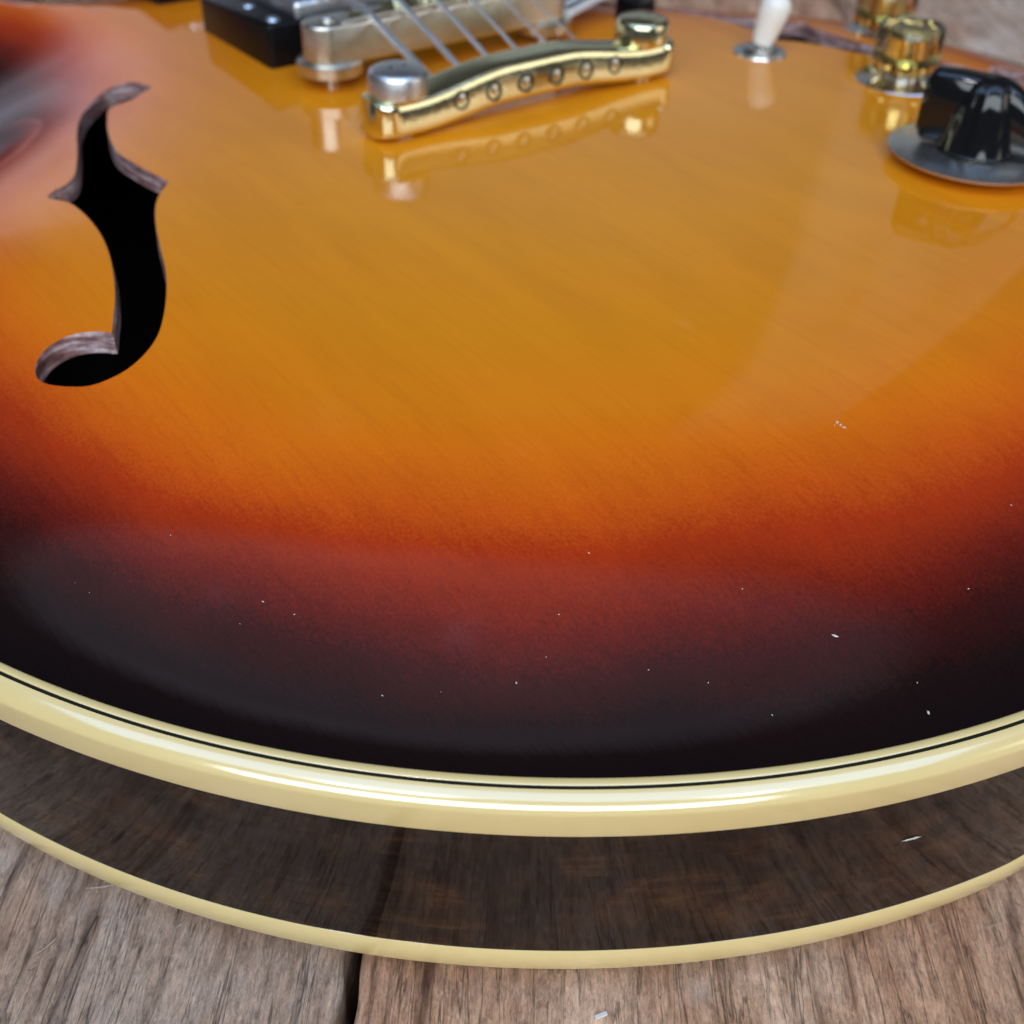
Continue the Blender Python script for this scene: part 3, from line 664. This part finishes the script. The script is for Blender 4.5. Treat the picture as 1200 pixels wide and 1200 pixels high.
# ------------------------------------------------------------------ neck
def neck():
    zf = ZBR+20-3.2
    n = empty('neck', (0, 206, 0), guitar)
    def zn(y): return zf - NECK_DROP*(y-BY)/(NUT_Y-BY)
    V = []; ys = [204, NUT_Y]
    for y in ys:
        hw = 28.5 if y == 204 else 21.5
        for dx, dz in ((-hw, -6), (-hw, -1), (-hw*0.6, 0), (0, 0.4), (hw*0.6, 0), (hw, -1), (hw, -6)): V.append((dx, y-206, zn(y)-1+dz))
    k = 7; F = [(i, i+1, k+i+1, k+i) for i in range(k-1)] + [(0, k, 2*k-1, k-1), tuple(range(k)), tuple(range(k, 2*k))]
    fb = new_obj('fretboard', py_mesh('fretboard', V, F, True, 20), M['rosewood'], n)
    V = []
    for y in (206, 660, 690):
        hw = 28 if y == 206 else 21
        dp = 26 if y == 206 else 16
        for a in np.linspace(0, 180, 13): V.append((hw*math.cos(math.radians(a)), y-206, zn(y)-7-dp*math.sin(math.radians(a))))
    k = 13; F = [(r_*k+i, r_*k+i+1, (r_+1)*k+i+1, (r_+1)*k+i) for r_ in range(2) for i in range(k-1)]+[(0, k, 2*k-1, k-1), (k, 2*k, 3*k-1, 2*k-1), tuple(range(k)), tuple(range(2*k, 3*k))]
    new_obj('neck_shaft', py_mesh('neck', V, F, True, 40), M['neck_wood'], n)
    for i in range(1, 23):
        y = NUT_Y-628*(1-2**(-i/12)); hw = 21.5+(28.5-21.5)*(NUT_Y-y)/(NUT_Y-204)
        new_obj('fret', tube([(-hw, y-206, zn(y)-1.2), (0, y-206, zn(y)-0.4), (hw, y-206, zn(y)-1.2)], 1.1, 8), M['nickel'], n)
    new_obj('nut', box(0, NUT_Y-206, zn(NUT_Y)-2.2, 43, 5, 9, 0.6), M['white_plastic'], n)
    hd = new_obj('headstock', extrude_poly([(-21, 0), (21, 0), (40, 40), (44, 165), (22, 180), (0, 172), (-22, 180), (-44, 165), (-40, 40)], -14, 0, 1), M['black_plastic'], n)
    hd.location = Vector((0, NUT_Y-206+3, zn(NUT_Y)-2))*S; hd.rotation_euler = (math.radians(-9), 0, 0)
neck()

# ------------------------------------------------------------------ dust, a chip in the lacquer, splinters
def flecks():
    V, F = [], []
    fixed = [(981,495,1.2),(985,498,1.0),(989,501,.9),(978,499,.5),(978,745,1.0),(605,800,.5),(1088,835,.9),(830,800,.35),(1075,800,.35),(640,770,.25),(308,705,.4),(345,720,.35),(448,815,.3),(690,648,.4),(870,690,.3),(1185,592,.4),(655,720,.35),(530,905,.5),(710,902,.3),(1135,690,.35),(200,627,.3),(1195,415,.4),(70,380,.4),(760,785,.25),(905,838,.3)]
    for _ in range(6): fixed.append((random.uniform(20, 1190), random.uniform(480, 880), random.uniform(0.08, 0.18)))
    for px, py, s_ in fixed:
        q = unproject(px, py); 
        if edge_dist(np.array([[q.x, q.y]]))[0] < 6 or not inside(inner, np.array([[q.x, q.y]]))[0]: continue
        a = random.uniform(0, 6.28); l, w_ = 0.55*s_*random.uniform(0.7, 1.3), 0.2*s_+0.03; ca, sa = math.cos(a), math.sin(a); b0 = len(V)
        for zz_, k in ((-0.01, 1), (0.10*s_+0.03, 0.6)):
            for u_, v_ in ((-1, -0.6), (0.2, -1), (1, 0.3), (-0.3, 1)): V.append((q.x+k*(u_*l*ca-v_*w_*sa), q.y+k*(u_*l*sa+v_*w_*ca), q.z+zz_))
        F += [tuple(b0+4+i for i in range(4))]+[(b0+i, b0+(i+1) % 4, b0+4+(i+1) % 4, b0+4+i) for i in range(4)]
    o = new_obj('dust_flecks', py_mesh('dust', V, F, False), M['dust'])
    tag(o, 'tiny pale dust flecks scattered over the glossy guitar top', 'dust', kind='stuff')
flecks()
def floor_at(px, py, z=0.0):
    v = D_*FPX + R_*(px-600) - U_*(py-600); return CAM+v*((z-CAM.z)/v.z)
def chip(px, py, ang, l, w_, h, label):
    q = floor_at(px, py); bm = bmesh.new(); bmesh.ops.create_cube(bm, size=1)
    for v in bm.verts: v.co = Vector((v.co.x*l*random.uniform(.85, 1.15), v.co.y*w_*random.uniform(.8, 1.2), v.co.z*h))
    bmesh.ops.bevel(bm, geom=list(bm.edges), offset=0.12, segments=1, affect='EDGES')
    o = new_obj('wood_chip', bm_mesh('chip', bm, False), M['dust']); o.location = (q+Vector((0, 0, h*0.5-0.1)))*S; o.rotation_euler = (0, 0, ang)
    tag(o, label, 'wood chip')
chip(704, 1191, math.radians(-15), 2.3, 0.7, 0.6, 'short pale wood chip lying on the floorboard by the guitar edge')

def fibres():
    V, F = [], []
    spots = [(120,1040,9,.2),(55,1110,6,.9),(160,1165,7,1.6),(205,1120,3,.3),(340,1180,8,1.2),(1090,1085,5,.5),(1110,1120,4,1.3),(1165,1085,8,.3),(900,1180,10,1.4),(640,1165,7,.8),(560,1150,5,1.9)]
    for _ in range(6): spots.append((random.uniform(0, 1200), random.uniform(1050, 1200), random.uniform(1.5, 5), random.gauss(1.45, 0.5)))
    for px, py, L_, a in spots:
        q = floor_at(px, py); a += YAW-math.pi/2; k = 6; r_ = random.uniform(0.04, 0.08); bend = random.uniform(-1, 1)*0.08; b0 = len(V)
        for i in range(k+1):
            t = i/k-0.5; an = a+bend*t*2; c_ = Vector((q.x+math.cos(an)*L_*t*0.6, q.y+math.sin(an)*L_*t*0.6, 0.12+0.25*abs(t)))
            nx, ny = -math.sin(an), math.cos(an); rr_ = r_*(1-1.6*abs(t)**2)
            V += [(c_.x+nx*rr_, c_.y+ny*rr_, c_.z), (c_.x, c_.y, c_.z+rr_*1.2), (c_.x-nx*rr_, c_.y-ny*rr_, c_.z)]
            if i < k: o_ = b0+3*i; F += [(o_, o_+1, o_+4, o_+3), (o_+1, o_+2, o_+5, o_+4), (o_+2, o_, o_+3, o_+5)]
    o = new_obj('loose_fibres', py_mesh('fibres', V, F, True, 60), M['fibre'])
    tag(o, 'fine pale wood fibres and lint on the weathered floorboards', 'fibres', kind='stuff')
plain('fibre', (0.52, 0.45, 0.39), 0.8)
fibres()
# a nick in the rim's lacquer
def nick():
    v = D_*FPX + R_*(1068-600) - U_*(983-600); best = None
    for i in range(NO):                     # where that direction meets the rim's side
        p_ = OUT[i]; n_ = -INW[i]; den = v.x*n_[0]+v.y*n_[1]
        if abs(den) < 1e-6: continue
        t = ((p_[0]-CAM.x)*n_[0]+(p_[1]-CAM.y)*n_[1])/den; q = CAM+v*t; dd_ = math.hypot(q.x-p_[0], q.y-p_[1])
        if t > 0 and ZB < q.z < ZT and den < 0 and (best is None or dd_ < best[0]): best = (dd_, q, i)
    if not best: return
    _, q, i = best; n_ = -INW[i]; tn = tan[i]; V, F = [], []
    for k in range(14):
        t = k/13-0.5; w_ = 0.28*(1-(2*t)**2)*random.uniform(0.5, 1.3)+0.03
        for dz in (-w_, w_): V.append((q.x+tn[0]*t*3.4+n_[0]*0.03, q.y+tn[1]*t*3.4+n_[1]*0.03, q.z+dz-0.10*t))
    F = [(2*k, 2*k+2, 2*k+3, 2*k+1) for k in range(13)]
    new_obj('lacquer_nick', py_mesh('nick', V, F, False), M['nick'], rim)
nick()
